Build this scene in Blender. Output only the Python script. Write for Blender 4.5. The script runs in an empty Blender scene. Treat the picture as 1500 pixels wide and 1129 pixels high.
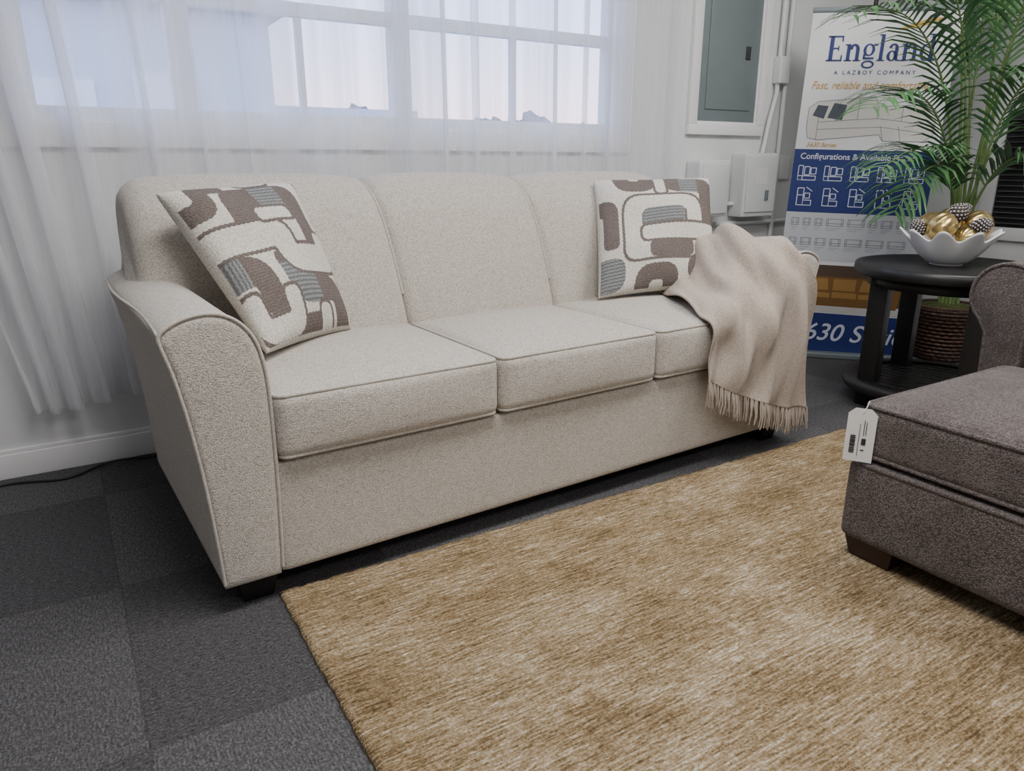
import bpy, bmesh, math, random
import numpy as np
from mathutils import Vector, Matrix
random.seed(7)
C=bpy.context.scene.collection
pi=math.pi
# ------------------------------------------------------------------ helpers
def link(o,parent=None):
    C.objects.link(o)
    if parent: o.parent=parent
    return o
def empty(name,loc=(0,0,0),rz=0):
    e=bpy.data.objects.new(name,None); e.empty_display_size=.1
    e.location=loc; e.rotation_euler=(0,0,rz); C.objects.link(e); return e
def mk(name,verts,faces,mat,parent=None,smooth=True):
    me=bpy.data.meshes.new(name); me.from_pydata([tuple(v) for v in verts],[],faces); me.update()
    if smooth: me.polygons.foreach_set('use_smooth',[True]*len(me.polygons))
    o=bpy.data.objects.new(name,me)
    if mat: me.materials.append(mat)
    return link(o,parent)
def recalc(o):
    bm=bmesh.new(); bm.from_mesh(o.data); bmesh.ops.recalc_face_normals(bm,faces=bm.faces); bm.to_mesh(o.data); bm.free()
def boxes(name,lst,mat,parent=None,bevel=0):
    vs=[];fs=[]
    for (x0,y0,z0,x1,y1,z1) in lst:
        b=len(vs)
        vs+=[(x0,y0,z0),(x1,y0,z0),(x1,y1,z0),(x0,y1,z0),(x0,y0,z1),(x1,y0,z1),(x1,y1,z1),(x0,y1,z1)]
        fs+=[(b,b+3,b+2,b+1),(b+4,b+5,b+6,b+7),(b,b+1,b+5,b+4),(b+1,b+2,b+6,b+5),(b+2,b+3,b+7,b+6),(b+3,b,b+4,b+7)]
    o=mk(name,vs,fs,mat,parent,False)
    if bevel:
        m=o.modifiers.new('bev','BEVEL'); m.width=bevel; m.segments=3; m.limit_method='ANGLE'
        o.data.polygons.foreach_set('use_smooth',[True]*len(o.data.polygons))
    return o
def soft_box(name,c0,c1,r,mat,parent=None,crown=0,front=0,cuts=22,fn=None):
    bm=bmesh.new(); bmesh.ops.create_cube(bm,size=2)
    bmesh.ops.subdivide_edges(bm,edges=bm.edges[:],cuts=cuts,use_grid_fill=True)
    c0=Vector(c0);c1=Vector(c1);h=(c1-c0)/2;c=(c0+c1)/2
    for v in bm.verts:
        p=[math.sin(max(-1,min(1,a))*pi/2) for a in v.co]
        P=[p[i]*h[i] for i in range(3)]
        q=[max(-(h[i]-r),min(h[i]-r,P[i])) for i in range(3)]
        d=Vector([P[i]-q[i] for i in range(3)])
        m=max(abs(d.x),abs(d.y),abs(d.z))
        if d.length>1e-9: d=d.normalized()*m
        R=Vector(q)+d
        if p[2]>0: R.z+=crown*(1-p[0]**2)*(1-p[1]**2)*p[2]
        if p[1]<0: R.y+=front*(1-p[0]**2)*(1-p[2]**2)*p[1]
        if fn: R=fn(R,p)
        v.co=c+R
    me=bpy.data.meshes.new(name); bm.to_mesh(me); bm.free()
    me.polygons.foreach_set('use_smooth',[True]*len(me.polygons)); me.materials.append(mat)
    return link(bpy.data.objects.new(name,me),parent)
def tubes(name,paths,r,mat,parent=None,cyclic=False,res=3,radii=None):
    cu=bpy.data.curves.new(name,'CURVE'); cu.dimensions='3D'; cu.bevel_depth=r; cu.bevel_resolution=res; cu.use_fill_caps=True
    for k,pts in enumerate(paths):
        s=cu.splines.new('POLY'); s.points.add(len(pts)-1)
        for i,p in enumerate(pts):
            s.points[i].co=(p[0],p[1],p[2],1)
            if radii: s.points[i].radius=radii[k][i]
        s.use_cyclic_u=cyclic
    cu.materials.append(mat)
    return link(bpy.data.objects.new(name,cu),parent)
def cr(P,t):
    n=len(P)-1; x=max(0,min(n-1e-6,t*n)); i=int(x); f=x-i
    a=P[max(i-1,0)];b=P[i];c=P[i+1];d=P[min(i+2,n)]
    return 0.5*((2*b)+(c-a)*f+(2*a-5*b+4*c-d)*f*f+(3*b-a-3*c+d)*f**3)
def spline(pts,n):
    P=[Vector(p) for p in pts]
    return [cr(P,i/(n-1)) for i in range(n)]
def lathe(name,prof,mat,parent=None,n=48,loc=(0,0,0),smooth=True):
    vs=[];fs=[]
    for (r,z) in prof:
        for k in range(n):
            a=2*pi*k/n; vs.append((loc[0]+r*math.cos(a),loc[1]+r*math.sin(a),loc[2]+z))
    for i in range(len(prof)-1):
        for k in range(n):
            fs.append((i*n+k,i*n+(k+1)%n,(i+1)*n+(k+1)%n,(i+1)*n+k))
    fs.append(tuple(range(n))[::-1]); fs.append(tuple((len(prof)-1)*n+k for k in range(n)))
    return mk(name,vs,fs,mat,parent,smooth)
# ------------------------------------------------------------------ materials
def newmat(name):
    m=bpy.data.materials.new(name); m.use_nodes=True
    nt=m.node_tree; b=nt.nodes['Principled BSDF']; return m,nt,b
def noise(nt,v,scale,detail=2):
    n=nt.nodes.new('ShaderNodeTexNoise'); n.inputs['Scale'].default_value=scale; n.inputs['Detail'].default_value=detail
    nt.links.new(v,n.inputs['Vector']); return n.outputs['Fac']
def rgba(c): return (c[0],c[1],c[2],1)
def ramp(nt,stops):
    r=nt.nodes.new('ShaderNodeValToRGB'); e=r.color_ramp.elements
    e[0].position=stops[0][0]; e[0].color=rgba(stops[0][1])
    e[1].position=stops[-1][0]; e[1].color=rgba(stops[-1][1])
    for p,c in stops[1:-1]:
        x=e.new(p); x.color=rgba(c)
    return r
def objco(nt,scale=(1,1,1)):
    tc=nt.nodes.new('ShaderNodeTexCoord'); mp=nt.nodes.new('ShaderNodeMapping'); mp.inputs['Scale'].default_value=scale
    nt.links.new(tc.outputs['Object'],mp.inputs['Vector']); return mp.outputs['Vector']
def bump(nt,b,h,strength,dist):
    bp=nt.nodes.new('ShaderNodeBump'); bp.inputs['Strength'].default_value=strength; bp.inputs['Distance'].default_value=dist
    nt.links.new(h,bp.inputs['Height']); nt.links.new(bp.outputs['Normal'],b.inputs['Normal'])
def plain(name,c,rough=.5,metal=0,nz_=.05,nscale=30,bmp=0):
    m,nt,b=newmat(name)
    f=noise(nt,objco(nt),nscale,4)
    r=ramp(nt,[(.3,[x*(1-nz_) for x in c]),(.7,[min(1,x*(1+nz_)) for x in c])])
    nt.links.new(f,r.inputs['Fac']); nt.links.new(r.outputs['Color'],b.inputs['Base Color'])
    b.inputs['Roughness'].default_value=rough; b.inputs['Metallic'].default_value=metal
    if bmp: bump(nt,b,f,bmp,.002)
    return m
def math_(nt,op,a,b=None,c=None):
    n=nt.nodes.new('ShaderNodeMath'); n.operation=op
    for i,x in enumerate((a,b,c)):
        if x is None: continue
        if isinstance(x,(int,float)): n.inputs[i].default_value=x
        else: nt.links.new(x,n.inputs[i])
    return n.outputs[0]
def tweed(name,cd,cm,cl,vs_=230,contrast=1.0,bs=.5,big=.10,bigscale=6,dist=.0025):
    """woven cloth: voronoi yarn nodules with random tone plus fine fibre noise"""
    m,nt,b=newmat(name); v=objco(nt)
    vo=nt.nodes.new('ShaderNodeTexVoronoi'); vo.inputs['Scale'].default_value=vs_; nt.links.new(v,vo.inputs['Vector'])
    sp=nt.nodes.new('ShaderNodeSeparateColor'); nt.links.new(vo.outputs['Color'],sp.inputs[0])
    f=noise(nt,v,vs_*1.6,2); f2=noise(nt,v,bigscale,3)
    h=math_(nt,'MULTIPLY_ADD',sp.outputs[0],.45*contrast,.5-.225*contrast)
    h=math_(nt,'ADD',h,math_(nt,'MULTIPLY_ADD',f,.5*contrast,-.25*contrast))
    h=math_(nt,'SUBTRACT',h,math_(nt,'MULTIPLY_ADD',vo.outputs['Distance'],.6*contrast,-.26*contrast))
    h=math_(nt,'ADD',h,math_(nt,'MULTIPLY_ADD',f2,big,-big/2))
    r=ramp(nt,[(.12,cd),(.5,cm),(.88,cl)]); nt.links.new(h,r.inputs['Fac']); nt.links.new(r.outputs['Color'],b.inputs['Base Color'])
    b.inputs['Roughness'].default_value=.95; b.inputs['Specular IOR Level'].default_value=.12; b.inputs['Sheen Weight'].default_value=.1
    hb=math_(nt,'SUBTRACT',f,vo.outputs['Distance']); bump(nt,b,hb,bs,dist)
    return m
M_sofa=tweed('sofa_tweed',(.345,.305,.258),(.565,.522,.465),(.745,.708,.652),340,.85,.65,.06,6,.0025)
M_pipe=tweed('sofa_piping',(.36,.32,.275),(.54,.50,.445),(.70,.665,.61),340,.7,.3)
M_brown=tweed('brown_chenille',(.056,.044,.040),(.130,.109,.102),(.235,.207,.196),270,.8,.8,.36,12,.003)
M_blk=plain('black_wood',(.014,.013,.013),.4,0,.2,40)
M_leg=plain('dark_wood_leg',(.007,.006,.006),.45,0,.2,40)
M_mah=plain('mahogany_leg',(.026,.011,.009),.35,0,.2,30)
M_wall=plain('wall_paint',(.70,.705,.715),.7,0,.015,3)
M_ceil=plain('ceiling_paint',(.8,.8,.8),.8,0,.01,3)
M_trim=plain('white_trim',(.80,.80,.81),.45,0,.01,5)
M_panel=plain('panel_steel',(.19,.225,.235),.45,.2,.03,8)
M_elec=plain('electrical_white',(.70,.72,.72),.45,0,.01,8)
M_ceramic=plain('white_ceramic',(.80,.80,.80),.28,0,.01,8)
M_gold=plain('gold_ornament',(.60,.45,.20),.30,.95,.15,40)
M_cone=plain('pinecone_scale',(.05,.032,.025),.8,0,.3,60)
M_conetip=plain('pinecone_snow',(.62,.61,.60),.8,0,.1,60)
M_tag=plain('tag_paper',(.80,.80,.79),.6,0,.01,20)
M_ink=plain('ink_dark',(.03,.03,.035),.6,0,.01,20)
M_cable=plain('cable_black',(.015,.015,.015),.5,0,.05,20)
M_dark=plain('under_sofa_dark',(.03,.028,.026),.95,0,.05,20)
# floor tiles
m,nt,b=newmat('carpet_tiles'); M_floor=m
tc=nt.nodes.new('ShaderNodeTexCoord'); s=nt.nodes.new('ShaderNodeSeparateXYZ'); nt.links.new(tc.outputs['Object'],s.inputs[0])
T=.615
ux=math_(nt,'DIVIDE',math_(nt,'ADD',s.outputs[0],20*T),T); uy=math_(nt,'DIVIDE',math_(nt,'ADD',s.outputs[1],20*T-1.235),T)
ix=math_(nt,'FLOOR',ux); iy=math_(nt,'FLOOR',uy)
cx=nt.nodes.new('ShaderNodeCombineXYZ'); nt.links.new(ix,cx.inputs[0]); nt.links.new(iy,cx.inputs[1])
wn=nt.nodes.new('ShaderNodeTexWhiteNoise'); wn.noise_dimensions='2D'; nt.links.new(cx.outputs[0],wn.inputs['Vector'])
par=math_(nt,'MODULO',math_(nt,'ADD',ix,iy),2)
def mapd(sc):
    mp=nt.nodes.new('ShaderNodeMapping'); mp.inputs['Scale'].default_value=sc; nt.links.new(tc.outputs['Object'],mp.inputs[0]); return mp.outputs[0]
n1=noise(nt,mapd((60,240,1)),1); n2=noise(nt,mapd((240,60,1)),1)
mx=nt.nodes.new('ShaderNodeMix'); mx.data_type='FLOAT'; nt.links.new(par,mx.inputs[0]); nt.links.new(n1,mx.inputs[2]); nt.links.new(n2,mx.inputs[3])
n3=noise(nt,tc.outputs['Object'],200)
fx=math_(nt,'FRACT',ux); fy=math_(nt,'FRACT',uy)
ed=math_(nt,'MINIMUM',math_(nt,'MINIMUM',fx,math_(nt,'SUBTRACT',1,fx)),math_(nt,'MINIMUM',fy,math_(nt,'SUBTRACT',1,fy)))
edm=math_(nt,'MULTIPLY',math_(nt,'LESS_THAN',ed,.004),.08)
tone=math_(nt,'ADD',math_(nt,'MULTIPLY',wn.outputs['Value'],.10),math_(nt,'MULTIPLY',par,.10))
g=math_(nt,'ADD',tone,math_(nt,'ADD',math_(nt,'MULTIPLY',mx.outputs[0],.80),math_(nt,'MULTIPLY',n3,1.0)))
g=math_(nt,'SUBTRACT',math_(nt,'SUBTRACT',g,.50),edm)
r=ramp(nt,[(.05,(.021,.0205,.023)),(.5,(.084,.082,.086)),(1,(.21,.21,.215))]); nt.links.new(g,r.inputs['Fac']); nt.links.new(r.outputs['Color'],b.inputs['Base Color'])
b.inputs['Roughness'].default_value=1; b.inputs['Specular IOR Level'].default_value=.1
bump(nt,b,math_(nt,'ADD',mx.outputs[0],n3),.6,.004)
# rug
m,nt,b=newmat('rug_wool'); M_rug=m
tc=nt.nodes.new('ShaderNodeTexCoord')
st=noise(nt,mapd((9,130,1)),1,3); st2=noise(nt,mapd((34,210,1)),1,3); kn=noise(nt,mapd((130,170,1)),1,2); big=noise(nt,mapd((4.2,6.5,1)),1,4); fine=noise(nt,mapd((300,300,1)),1,1)
h=math_(nt,'ADD',math_(nt,'MULTIPLY',st,.80),math_(nt,'MULTIPLY',st2,.95))
h=math_(nt,'ADD',h,math_(nt,'ADD',math_(nt,'MULTIPLY',big,.66),math_(nt,'ADD',math_(nt,'MULTIPLY',fine,.35),math_(nt,'MULTIPLY',kn,.75))))
h=math_(nt,'SUBTRACT',h,1.245)
r=ramp(nt,[(.12,(.090,.058,.028)),(.36,(.205,.142,.074)),(.53,(.315,.232,.136)),(.69,(.43,.342,.228)),(.90,(.70,.635,.52))])
nt.links.new(h,r.inputs['Fac']); nt.links.new(r.outputs['Color'],b.inputs['Base Color'])
b.inputs['Roughness'].default_value=1; b.inputs['Specular IOR Level'].default_value=.02
bump(nt,b,math_(nt,'ADD',math_(nt,'ADD',st2,kn),math_(nt,'ADD',fine,st)),.8,.005)
# curtain
m=bpy.data.materials.new('sheer_voile'); M_cur=m; m.use_nodes=True; nt=m.node_tree; nt.nodes.clear()
out=nt.nodes.new('ShaderNodeOutputMaterial'); tr=nt.nodes.new('ShaderNodeBsdfTransparent')
df=nt.nodes.new('ShaderNodeBsdfDiffuse'); df.inputs[0].default_value=(.90,.90,.92,1)
tl=nt.nodes.new('ShaderNodeBsdfTranslucent'); tl.inputs[0].default_value=(.93,.93,.96,1)
m1=nt.nodes.new('ShaderNodeMixShader'); m1.inputs[0].default_value=.55; nt.links.new(df.outputs[0],m1.inputs[1]); nt.links.new(tl.outputs[0],m1.inputs[2])
f=noise(nt,objco(nt,(12,12,.2)),1,3)
mr=nt.nodes.new('ShaderNodeMapRange'); mr.inputs[1].default_value=.36; mr.inputs[2].default_value=.64; mr.inputs[3].default_value=.22; mr.inputs[4].default_value=.72
nt.links.new(f,mr.inputs[0])
m2=nt.nodes.new('ShaderNodeMixShader'); nt.links.new(mr.outputs[0],m2.inputs[0]); nt.links.new(tr.outputs[0],m2.inputs[1]); nt.links.new(m1.outputs[0],m2.inputs[2])
nt.links.new(m2.outputs[0],out.inputs[0])
# glass
m=bpy.data.materials.new('window_glass'); M_glass=m; m.use_nodes=True; nt=m.node_tree; nt.nodes.clear()
out=nt.nodes.new('ShaderNodeOutputMaterial'); tr=nt.nodes.new('ShaderNodeBsdfTransparent'); gl=nt.nodes.new('ShaderNodeBsdfGlossy'); gl.inputs['Roughness'].default_value=.02
mm=nt.nodes.new('ShaderNodeMixShader'); mm.inputs[0].default_value=.05; nt.links.new(tr.outputs[0],mm.inputs[1]); nt.links.new(gl.outputs[0],mm.inputs[2]); nt.links.new(mm.outputs[0],out.inputs[0])
# ------------------------------------------------------------------ room
WY=2.78; XR=4.42; XL=-2.3; YF=-2.6; H=2.6
wx0,wx1,wz0,wz1=-.04,2.27,1.13,2.25
boxes('floor',[(XL,YF,-.05,XR,WY,0)],M_floor)
boxes('ceiling',[(XL,YF,H,XR,WY,H+.05)],M_ceil)
boxes('wall_back',[(XL,WY,0,wx0,WY+.12,H),(wx1,WY,0,XR,WY+.12,H),(wx0,WY,0,wx1,WY+.12,wz0),(wx0,WY,wz1,wx1,WY+.12,H)],M_wall)
boxes('wall_right',[(XR,YF,0,XR+.1,WY,H)],M_wall)
boxes('wall_left',[(XL-.1,YF,0,XL,WY,H)],M_wall)
boxes('wall_front',[(XL,YF-.1,0,XR,YF,H)],M_wall)
boxes('baseboard_back',[(XL,WY-.016,0,XR,WY,.085),(XL,WY-.010,.085,XR,WY,.10)],M_trim,bevel=.003)
boxes('baseboard_right',[(XR-.016,YF,0,XR,WY-.02,.09)],M_trim,bevel=.003)
win=empty('window_1')
fr=[(wx0-.07,WY-.02,wz0-.08,wx1+.07,WY+.005,wz0),(wx0-.07,WY-.02,wz1,wx1+.07,WY+.005,wz1+.08),(wx0-.07,WY-.02,wz0,wx0,WY+.005,wz1),(wx1,WY-.02,wz0,wx1+.07,WY+.005,wz1)]
boxes('casing',fr,M_trim,win,.004)
bars=[(wx0,WY+.03,wz0,wx1,WY+.09,wz0+.045),(wx0,WY+.03,wz1-.045,wx1,WY+.09,wz1),(wx0,WY+.032,wz0+.045,wx0+.045,WY+.088,wz1-.045),(wx1-.045,WY+.032,wz0+.045,wx1,WY+.088,wz1-.045),
      (.40,WY+.025,wz0+.001,.47,WY+.095,wz1-.001),(1.19,WY+.025,wz0+.001,1.26,WY+.095,wz1-.001),(wx0+.045,WY+.04,1.50,wx1-.045,WY+.08,1.545)]
for x in (.83,1.73): bars.append((x,WY+.045,wz0+.045,x+.022,WY+.075,1.5))
boxes('sash_bars',bars,M_trim,win)
boxes('glass',[(wx0+.002,WY+.058,wz0+.002,wx1-.002,WY+.061,wz1-.002)],M_glass,win)
# outside
M_sid=plain('siding_pale',(.56,.57,.62),.8,0,.03,2); M_roof=plain('roof_grey',(.25,.28,.36),.9,0,.05,3); M_tree=plain('distant_trees',(.12,.12,.17),1,0,.2,2); M_grd=plain('outside_ground',(.22,.24,.28),1,0,.1,.5)
boxes('outside_ground',[(-60,3.2,-.6,120,140,-.5)],M_grd)
bd=empty('neighbor_building')
boxes('walls',[(-1.2,10,-.5,2.6,14,2.75)],M_sid,bd)
mk('roof',[(-1.4,9.8,2.75),(2.8,9.8,2.75),(2.8,14.2,2.75),(-1.4,14.2,2.75),(-1.4,12,3.3),(2.8,12,3.3)],[(0,1,5,4),(2,3,4,5),(0,4,3),(1,2,5),(0,3,2,1)],M_roof,bd,False)
boxes('door_panels',[(-.3,9.95,-.5,.6,10,1.9),(1.0,9.95,1.1,1.7,10,2.0)],M_trim,bd)
boxes('outside_shed',[(3.6,14,-.5,6.4,17,2.0),(-4.6,12,-.5,-2.2,15,2.2)],M_sid)
vs=[];fs=[];x=8;vs2=[]
while x<75:
    vs2.append((x,40+random.uniform(-.3,.3),3.45+random.uniform(-.22,.25)+.35*math.sin(x*.55)+.22*math.sin(x*1.7+1))); x+=random.uniform(.15,.4)
for i,p in enumerate(vs2): vs+= [(p[0],p[1],-.5),p]
for i in range(len(vs2)-1): fs.append((2*i,2*i+2,2*i+3,2*i+1))
mk('distant_tree_line',vs,fs,M_tree,None,False)
# curtain : gathered sheer with overlapping folds
nx,nzv=1100,14; vs=[];fs=[]
for j in range(nzv+1):
    f=j/nzv
    for i in range(nx+1):
        t=i/nx; X=-.56+3.18*t+.42*(1-f)*math.exp(-6.5*t); Xo=-.35+2.97*t
        ph=2*pi*(Xo*5.6+.50*math.sin(Xo*3.3)+.28*math.sin(Xo*8.1+1))
        A=.030+.024*math.sin(Xo*4.1+.7)
        yy=WY-.072+(.024+.010*math.sin(Xo*5.3+2))*math.cos(ph)+.004*math.sin(ph*2.3+f*2)
        xx=X+A*math.sin(ph)+.012*(1-f)*math.sin(Xo*4+1)
        zb=.235+.012*math.sin(Xo*9)
        vs.append((xx,yy,zb+(2.42-zb)*f))
for j in range(nzv):
    for i in range(nx):
        a=j*(nx+1)+i; fs.append((a,a+1,a+nx+2,a+nx+1))
mk('sheer_curtain',vs,fs,M_cur)
tubes('curtain_rod',[[(-.7,WY-.07,2.43),(2.8,WY-.07,2.43)]],.012,M_trim)
# second window with dark blinds (right wall)
w2=empty('window_2'); X=XR
boxes('casing',[(X-.02,1.1,.60,X,2.2,.67),(X-.02,1.1,1.27,X,2.2,1.34),(X-.02,1.1,.67,X,1.17,1.27),(X-.02,2.13,.67,X,2.2,1.27)],M_trim,w2,.003)
boxes('dark_pane',[(X-.006,1.17,.67,X,2.13,1.27)],M_ink,w2)
boxes('blind_slats',[(X-.028,1.18,.69+k*.028,X-.008,2.12,.694+k*.028) for k in range(20)],plain('blind_grey',(.10,.10,.10),.5),w2)
# electrical panel
ep=empty('electrical_panel'); px0,px1,pz0=2.70,3.235,1.14
y=WY
boxes('wood_frame',[(px0,y-.022,pz0,px1,y,pz0+.05),(px0,y-.022,2.2,px1,y,2.25),(px0,y-.022,pz0+.05,px0+.05,y,2.2),(px1-.05,y-.022,pz0+.05,px1,y,2.2),
   (px0+.05,y-.012,pz0+.05,px0+.065,y,2.2),(px1-.065,y-.012,pz0+.05,px1-.05,y,2.2),(px0+.065,y-.012,pz0+.05,px1-.065,y,pz0+.065)],M_trim,ep,.003)
boxes('steel_cover',[(px0+.065,y-.008,pz0+.065,px1-.065,y,2.2)],M_panel,ep,.002)
boxes('door_leaf',[(px0+.11,y-.014,pz0+.12,px1-.11,y-.006,2.1)],M_panel,ep,.003)
boxes('latch',[(px1-.17,y-.02,1.50,px1-.14,y-.012,1.56)],M_ink,ep,.002)
e2=empty('meter_box')
soft_box('body',(2.72,y-.10,.745),(2.935,y,1.02),.012,M_elec,e2,cuts=10)
boxes('lid_seam',[(2.74,y-.106,.76,2.915,y-.10,1.0)],M_elec,e2,.003)
e3=empty('disconnect_box')
soft_box('body',(3.04,y-.10,.735),(3.28,y,1.055),.008,M_elec,e3,cuts=10)
boxes('door',[(3.05,y-.108,.76,3.27,y-.10,1.04)],M_elec,e3,.002)
boxes('label',[(3.12,y-.110,.90,3.20,y-.108,.98)],M_tag,e3)
boxes('handle',[(3.19,y-.118,.82,3.21,y-.108,.87)],M_panel,e3,.002)
tubes('conduit_pipe',[[(3.31,y-.022,H),(3.31,y-.022,1.35)]+[(3.31-.06*math.sin(a),y-.022,1.35-.25*a/1.2) for a in (.3,.6,.9,1.2)]+[(3.22,y-.03,1.0)],
  [(3.37,y-.022,H),(3.37,y-.022,.30)],[(2.93,y-.03,.80),(3.05,y-.03,.80)],[(2.93,y-.02,.70),(3.5,y-.02,.70)]],.012,M_elec)
boxes('junction_box',[(3.29,y-.05,1.40,3.365,y,1.53)],M_elec,None,.006)
boxes('light_switch',[(3.40,y-.02,.92,3.48,y,1.05)],M_elec,None,.004)
# ------------------------------------------------------------------ rug
rx0,rx1,ry0,ry1=.326,2.51,-1.4,1.61
nx,ny=160,220; vs=[];fs=[]
for j in range(ny+1):
    for i in range(nx+1):
        x=rx0+(rx1-rx0)*i/nx; yv=ry0+(ry1-ry0)*j/ny
        if i in(0,nx): x+=random.uniform(-.002,.002)
        if j in(0,ny): yv+=random.uniform(-.004,.004)
        vs.append((x,yv,.011+random.uniform(0,.0018)+(-.004 if i in(0,nx) or j in(0,ny) else 0)))
for j in range(ny):
    for i in range(nx):
        a=j*(nx+1)+i; fs.append((a,a+1,a+nx+2,a+nx+1))
per=[i for i in range(nx+1)]+[j*(nx+1)+nx for j in range(1,ny+1)]+[ny*(nx+1)+i for i in range(nx-1,-1,-1)]+[j*(nx+1) for j in range(ny-1,0,-1)]
b0=len(vs)
for k in per: vs.append((vs[k][0],vs[k][1],0.0005))
for k in range(len(per)):
    k2=(k+1)%len(per); fs.append((per[k],b0+k,b0+k2,per[k2]))
mk('area_rug',vs,fs,M_rug)
# ------------------------------------------------------------------ sofa
sofa=empty('sofa',(.205,1.586,0),math.radians(2.4)); L=2.05; D=.945
armp=[(0,.065),(-.004,.16),(-.014,.32),(-.030,.47),(-.048,.58),(-.064,.645),(-.066,.668),(-.050,.684),(-.020,.698),(.02,.705),(.058,.700),(.092,.680),(.118,.645),(.133,.595),(.14,.52),(.14,.35),(.136,.2),(.13,.065)]
ap=[(p.x,p.y) for p in spline([(a,b_,0) for a,b_ in armp],76)]
def arm_outer(z):
    zs=[a[1] for a in armp[:6]]; us=[a[0] for a in armp[:6]]
    return float(np.interp(z,zs,us))
def build_arm(name,mir):
    cxm,czm=.04,.38
    rings=[(-.006,.80),(-.005,.90),(-.001,.955),(.006,.99),(.016,1.0)]+[(w,1.0) for w in np.linspace(.05,D-.05,14)]+[(D-.03,.985),(D-.012,.94),(D-.005,.86)]
    vs=[];fs=[];n=len(ap)
    for w,sc in rings:
        for (u,z) in ap:
            d=1-sc
            uu=cxm+(u-cxm)*(1-d*1.0); zz=czm+(z-czm)*(1-d*.35)
            if mir: uu=L-uu
            vs.append((uu,w,zz))
    for i in range(len(rings)-1):
        for k in range(n):
            fs.append((i*n+k,i*n+(k+1)%n,(i+1)*n+(k+1)%n,(i+1)*n+k))
    fs.append(tuple(range(n))); fs.append(tuple((len(rings)-1)*n+k for k in range(n)))
    o=mk(name,vs,fs,M_sofa,sofa); recalc(o)
    S=(lambda u:L-u) if mir else (lambda u:u)
    tubes(name+'_piping',[[(S(u),-.001,z) for u,z in ap[1:-1]],[(S(-.0655+.006*math.sin(w*7)),w,.668+.004*math.sin(w*7)) for w in np.linspace(0,D-.04,24)]],.0042,M_pipe,sofa)
build_arm('left_arm',False); build_arm('right_arm',True)
soft_box('front_rail',(.13,.004,.065),(L-.13,.10,.345),.012,M_sofa,sofa,cuts=14)
boxes('seat_deck',[(.12,.05,.07,L-.12,.90,.34)],M_dark,sofa)
g=[.142,.742,1.325,L-.142]
for k in range(3):
    a,b_=g[k]+.002,g[k+1]-.002
    z0,z1=.352,.512; r=.028; w0,w1=-.018,.56
    soft_box('seat_cushion_%d'%(k+1),(a,w0,z0),(b_,w1,z1),r,M_sofa,sofa,crown=.030,front=.010,cuts=26)
    o=.27*r; loops=[]
    for zz in (z0+o,z1-o):
        q=[];rc=.02;A,B,W0,W1=a+o,b_-o,w0+o,w1-o
        for (cx_,cy_,a0) in ((A+rc,W0+rc,pi),(B-rc,W0+rc,1.5*pi),(B-rc,W1-rc,0),(A+rc,W1-rc,.5*pi)):
            for t in range(5):
                an=a0+t*pi/8; q.append((cx_+rc*math.cos(an),cy_+rc*math.sin(an),zz))
        loops.append(q)
    tubes('cushion_piping_%d'%(k+1),loops,.0050,M_pipe,sofa,True)
bp=[(.505,.08),(.508,.30),(.515,.48),(.532,.58),(.556,.68),(.588,.78),(.625,.86),(.675,.915),(.735,.946),(.80,.951),(.86,.935),(.905,.895),(.93,.835),(.942,.74),(.945,.5),(.945,.08)]
bprof=[(p.x,p.y) for p in spline([(a,b_,0) for a,b_ in bp],84)]
nrm=[]
for i in range(len(bprof)):
    p=bprof[max(0,i-1)];q=bprof[min(len(bprof)-1,i+1)]
    t=Vector((q[0]-p[0],q[1]-p[1])).normalized(); nrm.append((-t.y,t.x))
def uend(z,UE):
    if z<.62: return arm_outer(z)+.012
    if z<.72: return (arm_outer(.62)+.012)*(1-(z-.62)/.1)+UE*((z-.62)/.1)
    return UE
def seamu(k,z):
    f=min(1,max(0,(z-.5)/.42)); return (.742,1.327)[k]-.040*f
def uA(k,z): return uend(z,-.016) if k==0 else seamu(k-1,z)
def uB(k,z): return (L-uend(z,.045)) if k==2 else seamu(k,z)
for k in range(3):
    nu=48; vs=[];fs=[];n=len(bprof)
    for j in range(nu+1):
        t=.5-.5*math.cos(pi*j/nu)
        for i,(w,z) in enumerate(bprof):
            ua=uA(k,z); ub=uB(k,z)
            u=ua+(ub-ua)*t; da=(u-ua);db=(ub-u)
            off=.022*(1-(2*t-1)**4)
            for dd,outer in ((da,k==0),(db,k==2)):
                rr=.060 if outer else .026
                if dd<rr:
                    x=1-dd/rr; off-=(.050 if outer else .019)*(1-math.sqrt(max(0,1-x*x)))
            vs.append((u,w+nrm[i][0]*off,z+nrm[i][1]*off if z>.1 else z))
    for j in range(nu):
        for i in range(n-1):
            fs.append((j*n+i,j*n+i+1,(j+1)*n+i+1,(j+1)*n+i))
    o=mk('back_section_%d'%(k+1),vs,fs,M_sofa,sofa)
    for jj in (0,nu):
        cv=[vs[jj*n+i] for i in range(n)]; cf=[]; i0,i1=0,n-1
        while i1-i0>2:
            cf.append((i0,i0+1,i1-1,i1)); i0+=1;i1-=1
        cf.append((i0,i0+1,i1))
        mk('back_end_%d'%k,cv,cf,M_sofa,sofa,False)
seam_paths=[]
for kk in (0,1):
    seam_paths.append([(seamu(kk,bprof[i][1]),bprof[i][0]+nrm[i][0]*-.008,bprof[i][1]+nrm[i][1]*-.008) for i in range(18,70)])
for kk in (0,2):
    seam_paths.append([(((uA(0,bprof[i][1])+.045) if kk==0 else (uB(2,bprof[i][1])-.045)),bprof[i][0]+nrm[i][0]*.001,bprof[i][1]+nrm[i][1]*.001) for i in range(24,66)])
tubes('back_piping',seam_paths,.0042,M_pipe,sofa)
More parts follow.
